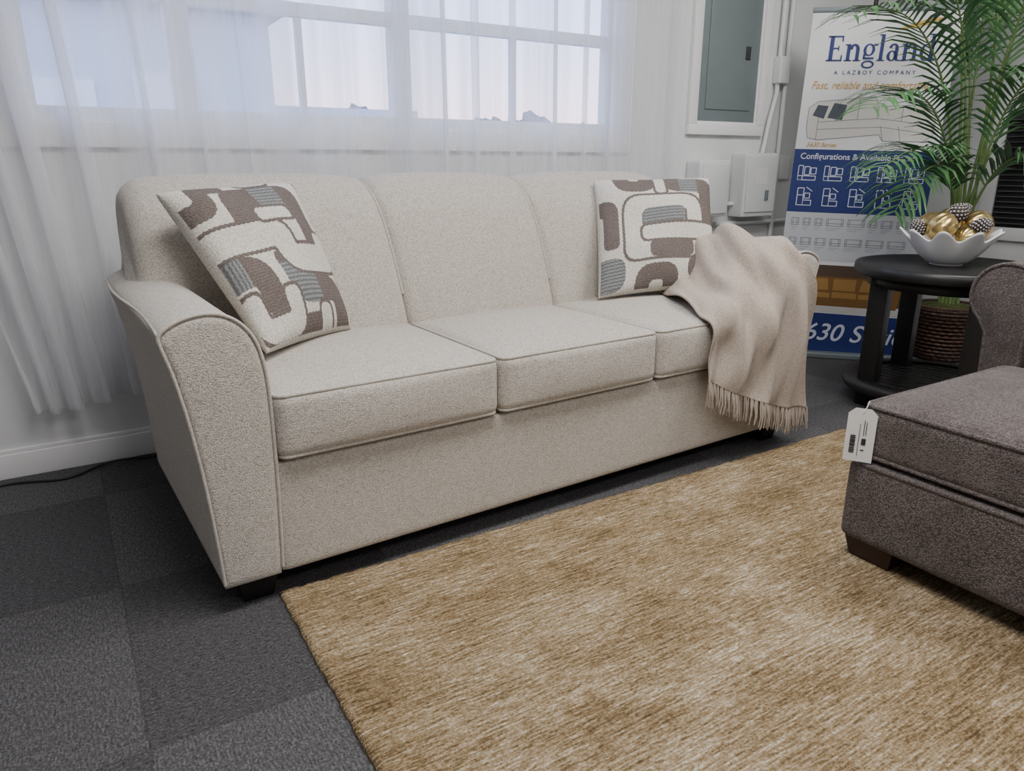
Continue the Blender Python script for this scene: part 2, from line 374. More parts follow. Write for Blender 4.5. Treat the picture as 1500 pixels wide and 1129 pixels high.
def taper_leg(u,w,a,h,t,mat,parent,z0=0):
    vs=[(u+t,w+t,z0),(u+a-t,w+t,z0),(u+a-t,w+a-t,z0),(u+t,w+a-t,z0),(u,w,h),(u+a,w,h),(u+a,w+a,h),(u,w+a,h)]
    o=mk('leg',vs,[(0,3,2,1),(4,5,6,7),(0,1,5,4),(1,2,6,5),(2,3,7,6),(3,0,4,7)],mat,parent,False)
    bv=o.modifiers.new('b','BEVEL'); bv.width=.003; bv.segments=2
for (u,w) in ((.03,.02),(L-.125,.02),(.03,D-.12),(L-.125,D-.12)): taper_leg(u,w,.095,.07,.012,M_leg,sofa)
# ------------------------------------------------------------------ pillows
m,nt,b=newmat('pillow_weave'); M_pil=m
at=nt.nodes.new('ShaderNodeAttribute'); at.attribute_name='Col'
f=noise(nt,objco(nt),240,2)
rr=ramp(nt,[(.3,(.62,.62,.62)),(.7,(1.0,1.0,1.0))]); nt.links.new(f,rr.inputs['Fac'])
mx=nt.nodes.new('ShaderNodeMix'); mx.data_type='RGBA'; mx.blend_type='MULTIPLY'; mx.inputs[0].default_value=1
nt.links.new(at.outputs['Color'],mx.inputs[6]); nt.links.new(rr.outputs['Color'],mx.inputs[7]); nt.links.new(mx.outputs[2],b.inputs['Base Color'])
b.inputs['Roughness'].default_value=.95; b.inputs['Specular IOR Level'].default_value=.1
bump(nt,b,f,.8,.0035)
CREAM=np.array((.83,.79,.71));BR=np.array((.195,.162,.148));BLU=np.array((.235,.243,.245))
def seg_d(U,V,a,b_,e=3.0):
    ax,ay=a;bx,by=b_;dx,dy=bx-ax,by-ay;l=dx*dx+dy*dy+1e-9
    t=np.clip(((U-ax)*dx+(V-ay)*dy)/l,0,1)
    return (np.abs(U-ax-t*dx)**e+np.abs(V-ay-t*dy)**e)**(1/e)
def fillet(pts,r=.09):
    out=[pts[0]]
    for i in range(1,len(pts)-1):
        p=np.array(pts[i]);a=np.array(pts[i-1])-p;c=np.array(pts[i+1])-p
        la,lc=np.hypot(*a),np.hypot(*c); q=min(r,la*.5,lc*.5); A=p+a/la*q; B=p+c/lc*q
        for t in np.linspace(0,1,6): out.append(tuple((1-t)**2*A+2*t*(1-t)*p+t*t*B))
    out.append(pts[-1]); return out
def paint(U0,V0,var):
    U=U0+.0016*np.sin(V0*190); V=V0+.0016*np.sin(U0*180)
    tex=.93+.09*np.sin(V*2*pi*45)*np.sin(U*2*pi*45)
    col=CREAM*tex[...,None]
    brn=BR*(.96+.12*np.sin(V*2*pi*60))[...,None]
    st_h=BLU*(.66+.72*(.5+.5*np.sin(V*2*pi*38)))[...,None]
    st_v=BLU*(.66+.72*(.5+.5*np.sin(U*2*pi*38)))[...,None]
    def dist(pts):
        pts=fillet(pts); d=np.full(U.shape,9.)
        for a,b_ in zip(pts[:-1],pts[1:]): d=np.minimum(d,seg_d(U,V,a,b_))
        return d
    def band(pts,w,kind='b',lim=None):
        d=dist(pts); mk_=d<w
        src={'b':brn,'h':st_h,'v':st_v}[kind]; col[mk_]=src[mk_]
        if lim:
            x0,y0,x1,y1,kd=lim; m2_=mk_&(U>x0)&(U<x1)&(V>y0)&(V<y1); s2={'h':st_h,'v':st_v}[kd]; col[m2_]=s2[m2_]
    def link_(pts,w,o_=.022):
        d=dist(pts); mk_=d<w+o_; col[mk_]=brn[mk_]; mk_=d<w; c=CREAM*tex[...,None]; col[mk_]=c[mk_]
    if var==0:
        band([(-.1,.21),(.16,.21),(.16,.04),(.30,.04)],.058)
        band([(.34,.34),(.34,.15),(.80,.15),(.80,.44)],.085,'b',(.52,.0,.72,.3,'h'))
        band([(1.02,-.1),(1.02,.36)],.065)
        band([(-.1,.60),(.22,.60),(.22,.78)],.085,'b',(-.1,.4,.12,.8,'v'))
        band([(.46,.60),(.46,.77),(.86,.77),(.86,.99)],.085,'b',(.34,.60,.66,.9,'h'))
        band([(.26,1.1),(.26,.96),(.60,.96)],.06); band([(1.0,.50),(1.0,.74)],.06)
        link_([(.04,.415),(.52,.415),(.52,.59),(.90,.59),(.90,.50)],.080)
        link_([(.48,.29),(.66,.29)],.045)
        link_([(.06,.78),(.06,.93),(.36,.93),(.36,.80)],.060)
        link_([(.66,.92),(.66,1.1)],.06)
        link_([(.50,-.1),(.50,.0),(.66,.0)],.045)
    else:
        band([(.20,-.1),(.20,.12),(.42,.12),(.42,-.1)],.066)
        band([(.62,-.1),(.62,.12),(.93,.12),(.93,.46)],.080,'b',(.68,-.1,.84,.3,'h'))
        band([(-.1,.30),(.09,.30),(.09,.60)],.062)
        band([(-.1,.86),(.07,.86)],.13,'h')
        band([(.34,1.1),(.34,.88),(.58,.88),(.58,1.1)],.062)
        band([(.80,.86),(1.1,.86)],.085,'b',(.9,.7,1.1,1,'v')); band([(.93,.66),(1.1,.66)],.04)
        link_([(.27,.66),(.27,.30),(.78,.30),(.78,.70),(.27,.70),(.27,.60)],.072)
        band([(.42,.42),(.62,.42)],.072,'h'); band([(.46,.70),(.70,.70)],.072)
        link_([(.40,.560),(.96,.560)],.062)
        link_([(.52,-.1),(.52,.16)],.042)
    return col
def pillow(name,TL,TR,BRc,BL,tf,tb,var):
    TL,TR,BRc,BL=map(Vector,(TL,TR,BRc,BL)); n=270
    nor=-((TR-TL).cross(BL-TL)).normalized()
    us=np.linspace(0,1,n); U,V=np.meshgrid(us,us)
    a=2*U-1; b_=2*V-1; pin=.018
    U2=.5+.5*a*(1-pin*2*(1-b_**2)*np.abs(a)**3); V2=.5+.5*b_*(1-pin*2*(1-a**2)*np.abs(b_)**3)
    def bil(U,V):
        P=np.zeros(U.shape+(3,))
        for c,w in ((TL,(1-U)*(1-V)),(TR,U*(1-V)),(BRc,U*V),(BL,(1-U)*V)): P+=w[...,None]*np.array(c)
        return P
    P=bil(U2,V2); th=np.maximum((1-a**2)*(1-b_**2),0)**.38
    wr=.006*np.sin(U*9+V*5)+.005*np.sin(V*14-U*6)
    F=P+(th*tf+wr*th)[...,None]*np.array(nor); B=P-(th*tb)[...,None]*np.array(nor)
    col=paint(U,V,var); edge=(np.maximum(abs(a),abs(b_))>.985); col[edge]=CREAM*.9
    vs=np.concatenate([F.reshape(-1,3),B.reshape(-1,3)]); cols=np.concatenate([col.reshape(-1,3),np.tile(CREAM*.85,(n*n,1))])
    fs=[]
    for j in range(n-1):
        for i in range(n-1):
            q=j*n+i; fs.append((q,q+n,q+n+1,q+1)); q2=q+n*n; fs.append((q2,q2+1,q2+n+1,q2+n))
    o=mk(name,vs.tolist(),fs,M_pil)
    ca=o.data.color_attributes.new('Col','FLOAT_COLOR','POINT')
    ca.data.foreach_set('color',np.concatenate([cols,np.ones((len(cols),1))],1).astype(np.float32).ravel())
    bm=bmesh.new(); bm.from_mesh(o.data); bmesh.ops.remove_doubles(bm,verts=bm.verts,dist=1e-5); bm.to_mesh(o.data); bm.free()
    return o
pillow('throw_pillow',(.226,2.10,.926),(.611,2.25,.942),(.70,2.06,.53),(.40,1.83,.545),.095,.05,0)
pillow('throw_pillow',(1.766,2.29,.938),(2.21,2.13,.944),(2.03,1.88,.57),(1.627,2.06,.535),.085,.04,1)
# ------------------------------------------------------------------ blanket
M_blk2=tweed('throw_knit',(.32,.262,.215),(.475,.403,.34),(.63,.56,.49),340,.7,.5,.08)
rows=[
 [(1.95,2.08,.55),(1.99,2.05,.60),(2.04,2.02,.68),(2.10,2.02,.71),(2.16,2.01,.712)],
 [(1.885,2.02,.550),(1.95,1.97,.60),(2.01,1.93,.725),(2.08,1.91,.765),(2.170,1.90,.722)],
 [(1.79,1.85,.560),(1.89,1.83,.58),(1.98,1.80,.66),(2.07,1.78,.750),(2.180,1.78,.722)],
 [(1.735,1.69,.552),(1.86,1.68,.565),(1.98,1.68,.60),(2.08,1.69,.69),(2.180,1.69,.715)],
 [(1.722,1.618,.510),(1.85,1.61,.50),(1.98,1.60,.51),(2.10,1.615,.59),(2.220,1.635,.62)],
 [(1.722,1.610,.43),(1.85,1.60,.38),(1.98,1.595,.37),(2.11,1.605,.38),(2.265,1.635,.42)],
 [(1.720,1.612,.335),(1.84,1.60,.27),(1.97,1.60,.22),(2.11,1.61,.17),(2.265,1.635,.135)]]
R=[[Vector(p) for p in r_] for r_ in rows]
ns,ntt=120,120
grid=np.zeros((ns,ntt,3))
for j in range(ntt):
    t=j/(ntt-1); col=[cr(r_,t) for r_ in R]
    for i in range(ns): grid[i,j]=cr(col,i/(ns-1))
ds=np.gradient(grid,axis=0); dt=np.gradient(grid,axis=1); nn=np.cross(ds,dt); nn/=np.linalg.norm(nn,axis=2,keepdims=True)+1e-9
S,Tt=np.meshgrid(np.linspace(0,1,ns),np.linspace(0,1,ntt),indexing='ij')
fold=.014*np.sin(2*pi*(Tt*3.6+.5*np.sin(S*5)+.9*S))*(.5+.6*S)+.008*np.sin(2*pi*(Tt*2.1+S*3.1))+.003*np.sin(2*pi*(Tt*8+S*3.1))
sg=1 if nn[20,50,2]>0 else -1
grid+=sg*nn*(fold+.012)[...,None]
bl=empty('throw_blanket')
fs=[]
for i in range(ns-1):
    for j in range(ntt-1):
        q=i*ntt+j; fs.append((q,q+1,q+ntt+1,q+ntt))
o=mk('cloth',grid.reshape(-1,3).tolist(),fs,M_blk2,bl); sm=o.modifiers.new('sol','SOLIDIFY'); sm.thickness=.007; sm.offset=0
paths=[];rad=[]
for k in range(78):
    j=int(k/77*(ntt-1)); p=Vector(grid[-1,j])
    for q in range(2):
        dx=random.uniform(-.012,.012);dy=random.uniform(-.012,.002);ln=random.uniform(.065,.095)
        paths.append([p+Vector((0,0,.004)),p+Vector((dx*.3,dy*.4,-ln*.25)),p+Vector((dx*.6,dy,-ln*.6)),p+Vector((dx*1.3+random.uniform(-.004,.004),dy,-max(0,min(ln,p.z-.02))))]); rad.append([1.2,1.5,1,.8])
tubes('fringe',paths,.0022,M_blk2,bl,False,2,rad)
# ------------------------------------------------------------------ ottoman
ot=empty('ottoman')
ox0,ox1,oy0,oy1=1.650,2.345,.28,1.025
soft_box('base',(ox0-.010,oy0,.064),(ox1,oy1+.004,.283),.022,M_brown,ot,cuts=16)
soft_box('cushion',(ox0,oy0,.285),(ox1,oy1-.005,.435),.035,M_brown,ot,crown=.045,cuts=24)
def rect_loop(A,B,W0,W1,z,rc=.03):
    q=[]
    for (cx_,cy_,a0) in ((A+rc,W0+rc,pi),(B-rc,W0+rc,1.5*pi),(B-rc,W1-rc,0),(A+rc,W1-rc,.5*pi)):
        for t in range(6):
            an=a0+t*pi/10; q.append((cx_+rc*math.cos(an),cy_+rc*math.sin(an),z))
    return q
tubes('piping',[rect_loop(ox0+.006,ox1-.006,oy0+.006,oy1-.011,.425),rect_loop(ox0+.006,ox1-.006,oy0+.006,oy1-.011,.297),rect_loop(ox0-.006,ox1-.004,oy0+.004,oy1,.275)],.006,M_brown,ot,True)
for (x,y) in ((ox0+.0,oy1-.145),(ox1-.14,oy1-.145),(ox0+.0,oy0+.02),(ox1-.14,oy0+.02)): taper_leg(x,y,.135,.072,.012,M_mah,ot,.0135)
tg=empty('price_tag',(ox0-.024,oy1-.030,.285),math.radians(-58))
w_=.033;h_=.14
mk('card',[(-w_,0,0),(w_,0,0),(w_,0,h_-.015),(w_-.015,0,h_),(-w_+.015,0,h_),(-w_,0,h_-.015)],[(0,1,2,3,4,5)],M_tag,tg,False)
bars=[]
for k in range(22):
    hh_=random.choice((.0008,.0016)); bars.append((-.022,-.0012,.022+k*.0022,-.010,-.0006,.022+k*.0022+hh_))
bars+=[(-.003,-.0012,.015,-.002,-.0006,.10),(.004,-.0012,.03,.012,-.0006,.033),(.004,-.0012,.045,.014,-.0006,.062),(.006,-.0012,.07,.0075,-.0006,.11),(.011,-.0012,.07,.0125,-.0006,.105)]
boxes('print',bars,M_ink,tg)
tubes('loop',[[(0,-.001,h_-.012),(.006,.0,h_+.004),(.01,.014,h_+.016)]],.0012,M_tag,tg)
# ------------------------------------------------------------------ armchair
ch=empty('armchair')
cx0,cx1=2.53,3.42
soft_box('seat_base',(cx0+.06,.42,.08),(cx1-.05,1.10,.30),.02,M_brown,ch,cuts=12)
soft_box('seat_cushion',(cx0+.03,.44,.30),(cx1-.2,1.03,.46),.04,M_brown,ch,crown=.03,cuts=16)
soft_box('back_cushion',(cx1-.28,.42,.40),(cx1,1.06,.96),.07,M_brown,ch,cuts=16)
for sgn,yc in ((1,1.120),(-1,.36)):
    prof=[(-.055,.08),(-.055,.30),(-.06,.49)]
    for t in range(17):
        an=math.radians(200-t*(250/16)); prof.append((.015+.110*math.cos(an),.600+.105*math.sin(an)))
    prof+= [(.06,.48),(.05,.30),(.05,.08)]
    vs=[];fs=[];n=len(prof);rings=[(cx0,.86),(cx0+.006,.95),(cx0+.02,1)]+[(x,1) for x in np.linspace(cx0+.05,cx1-.06,10)]+[(cx1-.04,.97)]
    for x,sc in rings:
        for (a,z) in prof: vs.append((x,yc+sgn*(a*sc),.4+(z-.4)*(1-(1-sc)*.5)))
    for i in range(len(rings)-1):
        for k in range(n): fs.append((i*n+k,i*n+(k+1)%n,(i+1)*n+(k+1)%n,(i+1)*n+k))
    fs.append(tuple(range(n))); fs.append(tuple((len(rings)-1)*n+k for k in range(n)))
    o=mk('rolled_arm',vs,fs,M_brown,ch); recalc(o)
    tubes('arm_piping',[[(cx0+.004,yc+sgn*a*.97,.4+(z-.4)*.985) for a,z in prof]],.006,M_brown,ch)
for x in (cx0+.05,cx1-.14):
    for y in (.36,1.06): boxes('leg',[(x,y,0,x+.07,y+.06,.09)],M_leg,ch,.005)
# ------------------------------------------------------------------ side table
tb=empty('side_table',(3.12,1.63,0),math.radians(12))
lathe('top',[(.30,.555),(.345,.557),(.358,.565),(.36,.58),(.358,.60),(.35,.606),(.335,.604),(.325,.597),(.0,.597)],M_blk,tb,72)
lathe('apron',[(.26,.515),(.30,.515),(.30,.556),(.26,.556)],M_blk,tb,72)
for k in range(4):
    a=pi/4+k*pi/2; x,y=.265*math.cos(a),.265*math.sin(a); boxes('leg',[(x-.036,y-.036,0,x+.036,y+.036,.555)],M_blk,tb,.004)
ring=[(.28,.075),(.345,.075),(.35,.09),(.345,.115),(.28,.115),(.28,.075)]
vs=[];fs=[];n=64
for (r_,z) in ring:
    for k in range(n): vs.append((r_*math.cos(2*pi*k/n),r_*math.sin(2*pi*k/n),z))
for i in range(len(ring)-1):
    for k in range(n): fs.append((i*n+k,i*n+(k+1)%n,(i+1)*n+(k+1)%n,(i+1)*n+k))
mk('shelf_ring',vs,fs,M_blk,tb)
sl=[]
for k in range(-5,6):
    x=k*.052; hl=math.sqrt(max(0,.29**2-x*x)); sl.append((x-.019,-hl,.092,x+.019,hl,.108))
boxes('shelf_slats',sl,M_blk,tb,.002)
# bowl
bx,by,bz=3.150,1.665,.599
nr,na=18,200; vs=[];fs=[]
for i in range(nr+1):
    t=i/nr; r0=.060+.112*t**.8; z=.008+.118*t**1.15
    for k in range(na):
        a=2*pi*k/na+.2; w=math.cos(9*a); am=t**1.6
        r_=r0*(1+.11*am*w); zz=z+.020*am*w
        vs.append((bx+r_*math.cos(a),by+r_*math.sin(a),bz+zz))
for i in range(nr):
    for k in range(na): fs.append((i*na+k,i*na+(k+1)%na,(i+1)*na+(k+1)%na,(i+1)*na+k))
fs.append(tuple(range(na))[::-1])
bo=empty('ruffled_bowl'); o=mk('bowl',vs,fs,M_ceramic,bo); sm=o.modifiers.new('s','SOLIDIFY'); sm.thickness=.006; sm.offset=0
lathe('foot',[(.05,.0),(.062,.0),(.060,.012),(.05,.012)],M_ceramic,bo,48,(bx,by,bz))
def ornament(x,y,z,r_,tilt):
    n=72;m_=24;vs=[];fs=[]
    rot=Matrix.Rotation(tilt,3,'X')@Matrix.Rotation(tilt*.7,3,'Y')
    for i in range(m_+1):
        th=pi*i/m_
        for k in range(n):
            a=2*pi*k/n; rr_=r_*(1-.07*abs(math.sin(6*a))*math.sin(th))
            v=rot@Vector((rr_*math.sin(th)*math.cos(a),rr_*math.sin(th)*math.sin(a),rr_*math.cos(th))); vs.append((x+v.x,y+v.y,z+v.z))
    for i in range(m_):
        for k in range(n): fs.append((i*n+k,(i+1)*n+k,(i+1)*n+(k+1)%n,i*n+(k+1)%n))
    mk('gold_ornament',vs,fs,M_gold)
def pinecone(x,y,z,ln,r_,tilt):
    e=empty('pinecone',(x,y,z)); e.rotation_euler=(tilt,tilt*.6,0)
    v1=[];f1=[];v2=[];f2=[]
    N_=90
    for k in range(N_):
        t=k/N_; a=k*2.39996; rr_=r_*math.sin(pi*(.12+.85*t))**.8; zz=(t-.5)*ln
        d=Vector((math.cos(a),math.sin(a),.35)).normalized(); s_=Vector((-math.sin(a),math.cos(a),0)); up=d.cross(s_)
        c=Vector((0,0,zz)); tip=c+d*rr_; w=r_*.30
        for (vl,fl,p0,p1,ww) in ((v1,f1,c,tip,w),(v2,f2,c+d*rr_*.93,c+d*rr_*1.03,w*.5)):
            b0=len(vl); th=up*(.10*r_)
            vl+=[p0+th,p0-th,p1-s_*ww+th,p1+s_*ww+th,p1-s_*ww-th,p1+s_*ww-th,p1+d*.12*r_]
            fl+=[(b0,b0+2,b0+3),(b0+1,b0+5,b0+4),(b0,b0+1,b0+4,b0+2),(b0,b0+3,b0+5,b0+1),(b0+2,b0+6,b0+3),(b0+4,b0+5,b0+6),(b0+2,b0+4,b0+6),(b0+3,b0+6,b0+5)]
    mk('scales',v1,f1,M_cone,e,False); mk('frosted_tips',v2,f2,M_conetip,e,False)
ornament(bx-.082,by+.0,bz+.158,.060,.6); ornament(bx+.085,by-.055,bz+.160,.060,1.1); ornament(bx+.0,by+.090,bz+.158,.05,.3); ornament(bx+.085,by+.06,bz+.175,.050,1.7); ornament(bx-.005,by-.07,bz+.115,.045,2.2)
pinecone(bx+.0,by-.01,bz+.205,.09,.036,.5); pinecone(bx+.01,by-.105,bz+.165,.08,.030,1.2); pinecone(bx-.125,by+.07,bz+.15,.07,.028,-.5); pinecone(bx+.045,by-.0,bz+.215,.08,.028,.9)
# ------------------------------------------------------------------ banner
bn=empty('retractable_banner',(3.25,2.595,0),math.radians(-46.8))
tilt=empty('banner_face'); tilt.parent=bn; tilt.location=(0,0,.03); tilt.rotation_euler=(0,math.radians(1.6),0)
BW,BH=.655,1.68
def bmat(name,c): return plain(name,c,.5,0,.01,10)
B_w=bmat('banner_white',(.78,.78,.79)); B_navy=bmat('banner_navy',(.018,.035,.17)); B_gold=bmat('banner_gold',(.62,.36,.06)); B_lg=bmat('banner_pale',(.56,.58,.62)); B_dk=bmat('banner_dark',(.07,.08,.11)); B_ic=bmat('banner_icon_white',(.66,.70,.82)); B_br=bmat('banner_photo_brown',(.20,.10,.03)); B_br2=bmat('banner_photo_tan',(.36,.20,.06)); B_room=bmat('banner_photo_wall',(.09,.06,.04)); B_cr=bmat('banner_sofa_cream',(.66,.64,.60)); B_gy=bmat('banner_grey_line',(.22,.23,.27)); B_floor=bmat('banner_photo_floor',(.55,.54,.52)); B_cap=bmat('banner_caption',(.4,.42,.46))
par_=tilt
boxes('panel',[(0,0,.0,BW,.002,BH)],B_w,par_)
def rects(name,l,mat,d): boxes(name,[(x0,-d,z0,x1,-d+.0004,z1) for x0,z0,x1,z1 in l],mat,par_)
def polys(name,pl,mat,d):
    vs=[];fs=[]
    for p in pl:
        b0=len(vs); vs+=[(x,-d,z) for x,z in p]; fs.append(tuple(range(b0,b0+len(p))))
    mk(name,vs,fs,mat,par_,False)
def lines(name,ls,w,mat,d):
    pl=[]
    for (a,b_) in ls:
        dx,dz=b_[0]-a[0],b_[1]-a[1]; l=math.hypot(dx,dz)+1e-9; nx_,nz_=-dz/l*w/2,dx/l*w/2
        pl.append([(a[0]+nx_,a[1]+nz_),(b_[0]+nx_,b_[1]+nz_),(b_[0]-nx_,b_[1]-nz_),(a[0]-nx_,a[1]-nz_)])
    polys(name,pl,mat,d)
def text(name,s,x,z,size,mat,off=0,shear=0,sx=1):
    cu=bpy.data.curves.new(name,'FONT'); cu.body=s; cu.size=size; cu.extrude=.0003; cu.offset=off; cu.shear=shear
    cu.materials.append(mat); o=bpy.data.objects.new(name,cu); o.location=(x,-.0030,z); o.rotation_euler=(pi/2,0,0); o.scale=(sx,1,1); link(o,par_)
zo=-.03
rects('navy_block',[(0,.765+zo,BW,1.075+zo)],B_navy,.001)
rects('pale_block',[(0,.52+zo,BW,.765+zo)],B_lg,.001)
rects('photo_wall',[(0,.25+zo,BW,.50+zo)],B_room,.001); rects('photo_floor',[(0,.25+zo,BW,.295+zo)],B_floor,.0014); rects('navy_footer',[(0,.0,BW,.245+zo)],B_navy,.001)
# serif headline drawn as outlined letter shapes
G=[]   # polygons in letter units
def q_(x0,z0,x1,z1,X): G.append([(X+x0,z0),(X+x1,z0),(X+x1,z1),(X+x0,z1)])
def ringp(cx_,cz_,rx,rz,tx,tz,X,a0=0,a1=2*pi,n=28):
    for i in range(n):
        A=a0+(a1-a0)*i/n;B=a0+(a1-a0)*(i+1)/n
        o1_=(X+cx_+rx*math.cos(A),cz_+rz*math.sin(A));o2_=(X+cx_+rx*math.cos(B),cz_+rz*math.sin(B))
        i1_=(X+cx_+(rx-tx)*math.cos(A),cz_+(rz-tz)*math.sin(A));i2_=(X+cx_+(rx-tx)*math.cos(B),cz_+(rz-tz)*math.sin(B))
        G.append([o1_,o2_,i2_,i1_])
def gE(X):
    q_(.14,0,.38,1.5,X); q_(0,0,.95,.09,X); q_(0,1.41,.92,1.5,X); q_(.38,.72,.72,.80,X)
    q_(.87,.0,.95,.36,X); q_(.84,1.16,.92,1.5,X); q_(.66,.60,.72,.92,X); return 1.08
def gn(X):
    q_(.12,0,.33,1.0,X); q_(.0,0,.45,.07,X); q_(.0,.93,.33,1.0,X); q_(.66,0,.87,.72,X); q_(.54,0,.99,.07,X)
    ringp(.56,.68,.31,.34,.21,.12,X,0,pi,14); return 1.04
def gg(X):
    ringp(.40,.66,.34,.36,.17,.07,X); ringp(.42,-.20,.38,.24,.12,.09,X); q_(.64,.90,.88,1.0,X); q_(.10,.10,.72,.22,X); q_(.08,.14,.20,.40,X); return .90
def gl(X):
    q_(.12,0,.33,1.55,X); q_(.0,0,.45,.07,X); q_(.0,1.48,.33,1.55,X); return .50
def ga(X):
    q_(.50,.06,.71,.74,X); q_(.60,0,.86,.08,X); ringp(.42,.70,.29,.32,.19,.09,X,0,pi*.95,14); ringp(.36,.30,.30,.31,.18,.07,X); return .88
def gd(X):
    ringp(.40,.48,.38,.50,.20,.08,X); q_(.60,0,.81,1.55,X); q_(.46,1.48,.81,1.55,X); q_(.60,0,.94,.07,X); return .96
X=0
for fn in (gE,gn,gg,gl,ga,gn,gd): X+=fn(X)
hs=.0755
polys('headline',[[(.085+x*hs,1.485+zo+z*hs) for x,z in p] for p in G],B_navy,.003)
sw=[]
for i in range(13):
    t=i/12; sw.append((.40+.19*t,1.628+zo+.035*math.sin(t*1.9)+.01*t))
sw2=[(p[0],p[1]-.004-.022*math.sin(pi*(i/12))) for i,p in enumerate(sw)]
polys('swoosh',[[sw[i],sw[i+1],sw2[i+1],sw2[i]] for i in range(12)],B_gold,.002)
text('subline','A   L A Z B O Y   C O M P A N Y',.13,1.425+zo,.026,B_navy)
text('tagline','Fast, reliable and comfortable',.035,1.360+zo,.050,B_gold,0,.3,.88)
text('series','5630 Series',.05,1.088+zo,.030,B_gold,0,.3)
text('block_title','Configurations & Available Pieces',.03,1.028+zo,.041,B_ic,.0005,0,.96)
dr=[[(.04,1.18),(.04,1.27),(.08,1.30),(.34,1.325),(.36,1.28),(.58,1.29),(.62,1.26),(.62,1.15),(.58,1.12),(.40,1.12),(.38,1.15),(.10,1.12),(.05,1.13)]]
dr=[[(x,z+zo) for x,z in dr[0]]]
polys('sectional_body',dr,B_cr,.0014)
o1=dr[0]; ll=[(o1[i],o1[(i+1)%len(o1)]) for i in range(len(o1))]
l2=[((.09,1.205),(.36,1.225)),((.36,1.225),(.58,1.20)),((.09,1.17),(.38,1.185)),((.38,1.185),(.58,1.16)),((.17,1.215),(.17,1.31)),((.27,1.22),(.27,1.32)),((.36,1.22),(.36,1.28)),((.47,1.21),(.47,1.285)),((.09,1.12),(.09,1.28)),((.40,1.12),(.38,1.19)),((.48,1.12),(.46,1.19))]
ll+=[((a[0],a[1]+zo),(b_[0],b_[1]+zo)) for a,b_ in l2]
lines('sectional_lines',ll,.003,B_gy,.0018)
polys('drawn_pillows',[[(x,z+zo) for x,z in q] for q in [[(.06,1.235),(.115,1.22),(.13,1.28),(.08,1.285)],[(.13,1.225),(.20,1.215),(.215,1.285),(.155,1.295)]]],B_dk,.0022)
ll=[]
def frame(x0,z0,x1,z1): return [((x0,z0),(x1,z0)),((x1,z0),(x1,z1)),((x1,z1),(x0,z1)),((x0,z1),(x0,z0))]
for k in range(5):
    x=.03+k*.125
    ll+=frame(x,.925,x+.085,.945)+frame(x,.925,x+.022,.995)+frame(x+.03,.95,x+.055,.99)+frame(x+.06,.955,x+.085,.985)
    ll+=frame(x+.01,.80,x+.04,.885)+frame(x+.04,.80,x+.08,.825)+frame(x+.045,.835,x+.07,.86)+[((x+.01,.85),(x+.04,.85)),((x+.05,.89),(x+.08,.87))]
lines('diagram_lines',[((a[0],a[1]+zo),(b_[0],b_[1]+zo)) for a,b_ in ll],.004,B_ic,.0016)
ll=[];tl_=[]
for r_,z in enumerate((.67,.57)):
    x=.03
    while x<.60:
        w=random.choice((.035,.05,.08)); h2_=.035; w=min(w,.635-x)
        ll+=frame(x,z,x+w,z+h2_)+[((x,z+.012),(x+w,z+.012)),((x+.008,z),(x+.008,z+h2_)),((x+w-.008,z),(x+w-.008,z+h2_))]
        tl_+=[((x,z-.012),(x+w*.9,z-.012)),((x,z-.022),(x+w*.6,z-.022))]; x+=w+.022
lines('piece_icons',ll,.003,B_gy,.0016); lines('piece_captions',tl_,.004,B_cap,.0016)
P_=lambda q:[(x,z+zo) for x,z in q]
polys('photo_sofa',[P_([(.05,.285),(.04,.38),(.09,.44),(.56,.44),(.61,.38),(.60,.285)])],B_br,.0018)
polys('photo_cushions',[P_(q) for q in [[(.11,.33),(.27,.33),(.27,.355),(.11,.36)],[(.28,.33),(.40,.33),(.40,.36),(.28,.36)],[(.41,.33),(.56,.33),(.56,.36),(.41,.355)],[(.12,.37),(.26,.37),(.25,.43),(.13,.43)],[(.28,.37),(.39,.37),(.39,.43),(.28,.43)],[(.41,.37),(.55,.37),(.54,.43),(.42,.43)]]],B_br2,.0022)
text('footer','5630 Series',.10,.10+zo,.13,B_ic,.001,.25)
boxes('base_cassette',[(-.01,-.05,0,BW+.01,.06,.030)],M_panel,bn,.006)
boxes('top_rail',[(-.003,-.006,BH-.008,BW+.003,.008,BH+.014)],M_panel,par_,.003)
tubes('pole',[[(BW*.42,.03,.0),(BW*.42,.02,1.80)]],.010,M_blk,par_)
# ------------------------------------------------------------------ palm
pp=empty('potted_palm'); PX,PY=3.97,2.05
m,nt,b=newmat('basket_weave'); M_bas=m
v=objco(nt); s=nt.nodes.new('ShaderNodeSeparateXYZ'); nt.links.new(v,s.inputs[0])
wz=math_(nt,'SINE',math_(nt,'MULTIPLY',s.outputs[2],2*pi/.022)); nf=noise(nt,v,60)
hh=math_(nt,'MULTIPLY_ADD',wz,.25,nf); r=ramp(nt,[(.2,(.02,.010,.007)),(.8,(.12,.055,.03))]); nt.links.new(hh,r.inputs['Fac']); nt.links.new(r.outputs['Color'],b.inputs['Base Color']); bump(nt,b,hh,1,.006)
prof=[(.115,0),(.125,.01),(.145,.12),(.155,.26),(.165,.27),(.165,.29),(.150,.29),(.145,.25),(.0,.25)]
lathe('basket',prof,M_bas,pp,64,(PX,PY,0))
hoops=[]
for k in range(13):
    z=.015+k*.02; rr_=.126+.032*(k/12)
    hoops.append([(PX+(rr_+.003*math.sin(a*24+k*pi))*math.cos(a),PY+(rr_+.003*math.sin(a*24+k*pi))*math.sin(a),z) for a in np.linspace(0,2*pi,120,endpoint=False)])
tubes('basket_hoops',hoops,.008,M_bas,pp,True,2)
m,nt,b=newmat('palm_leaf'); M_leaf=m
nf=noise(nt,objco(nt),7)
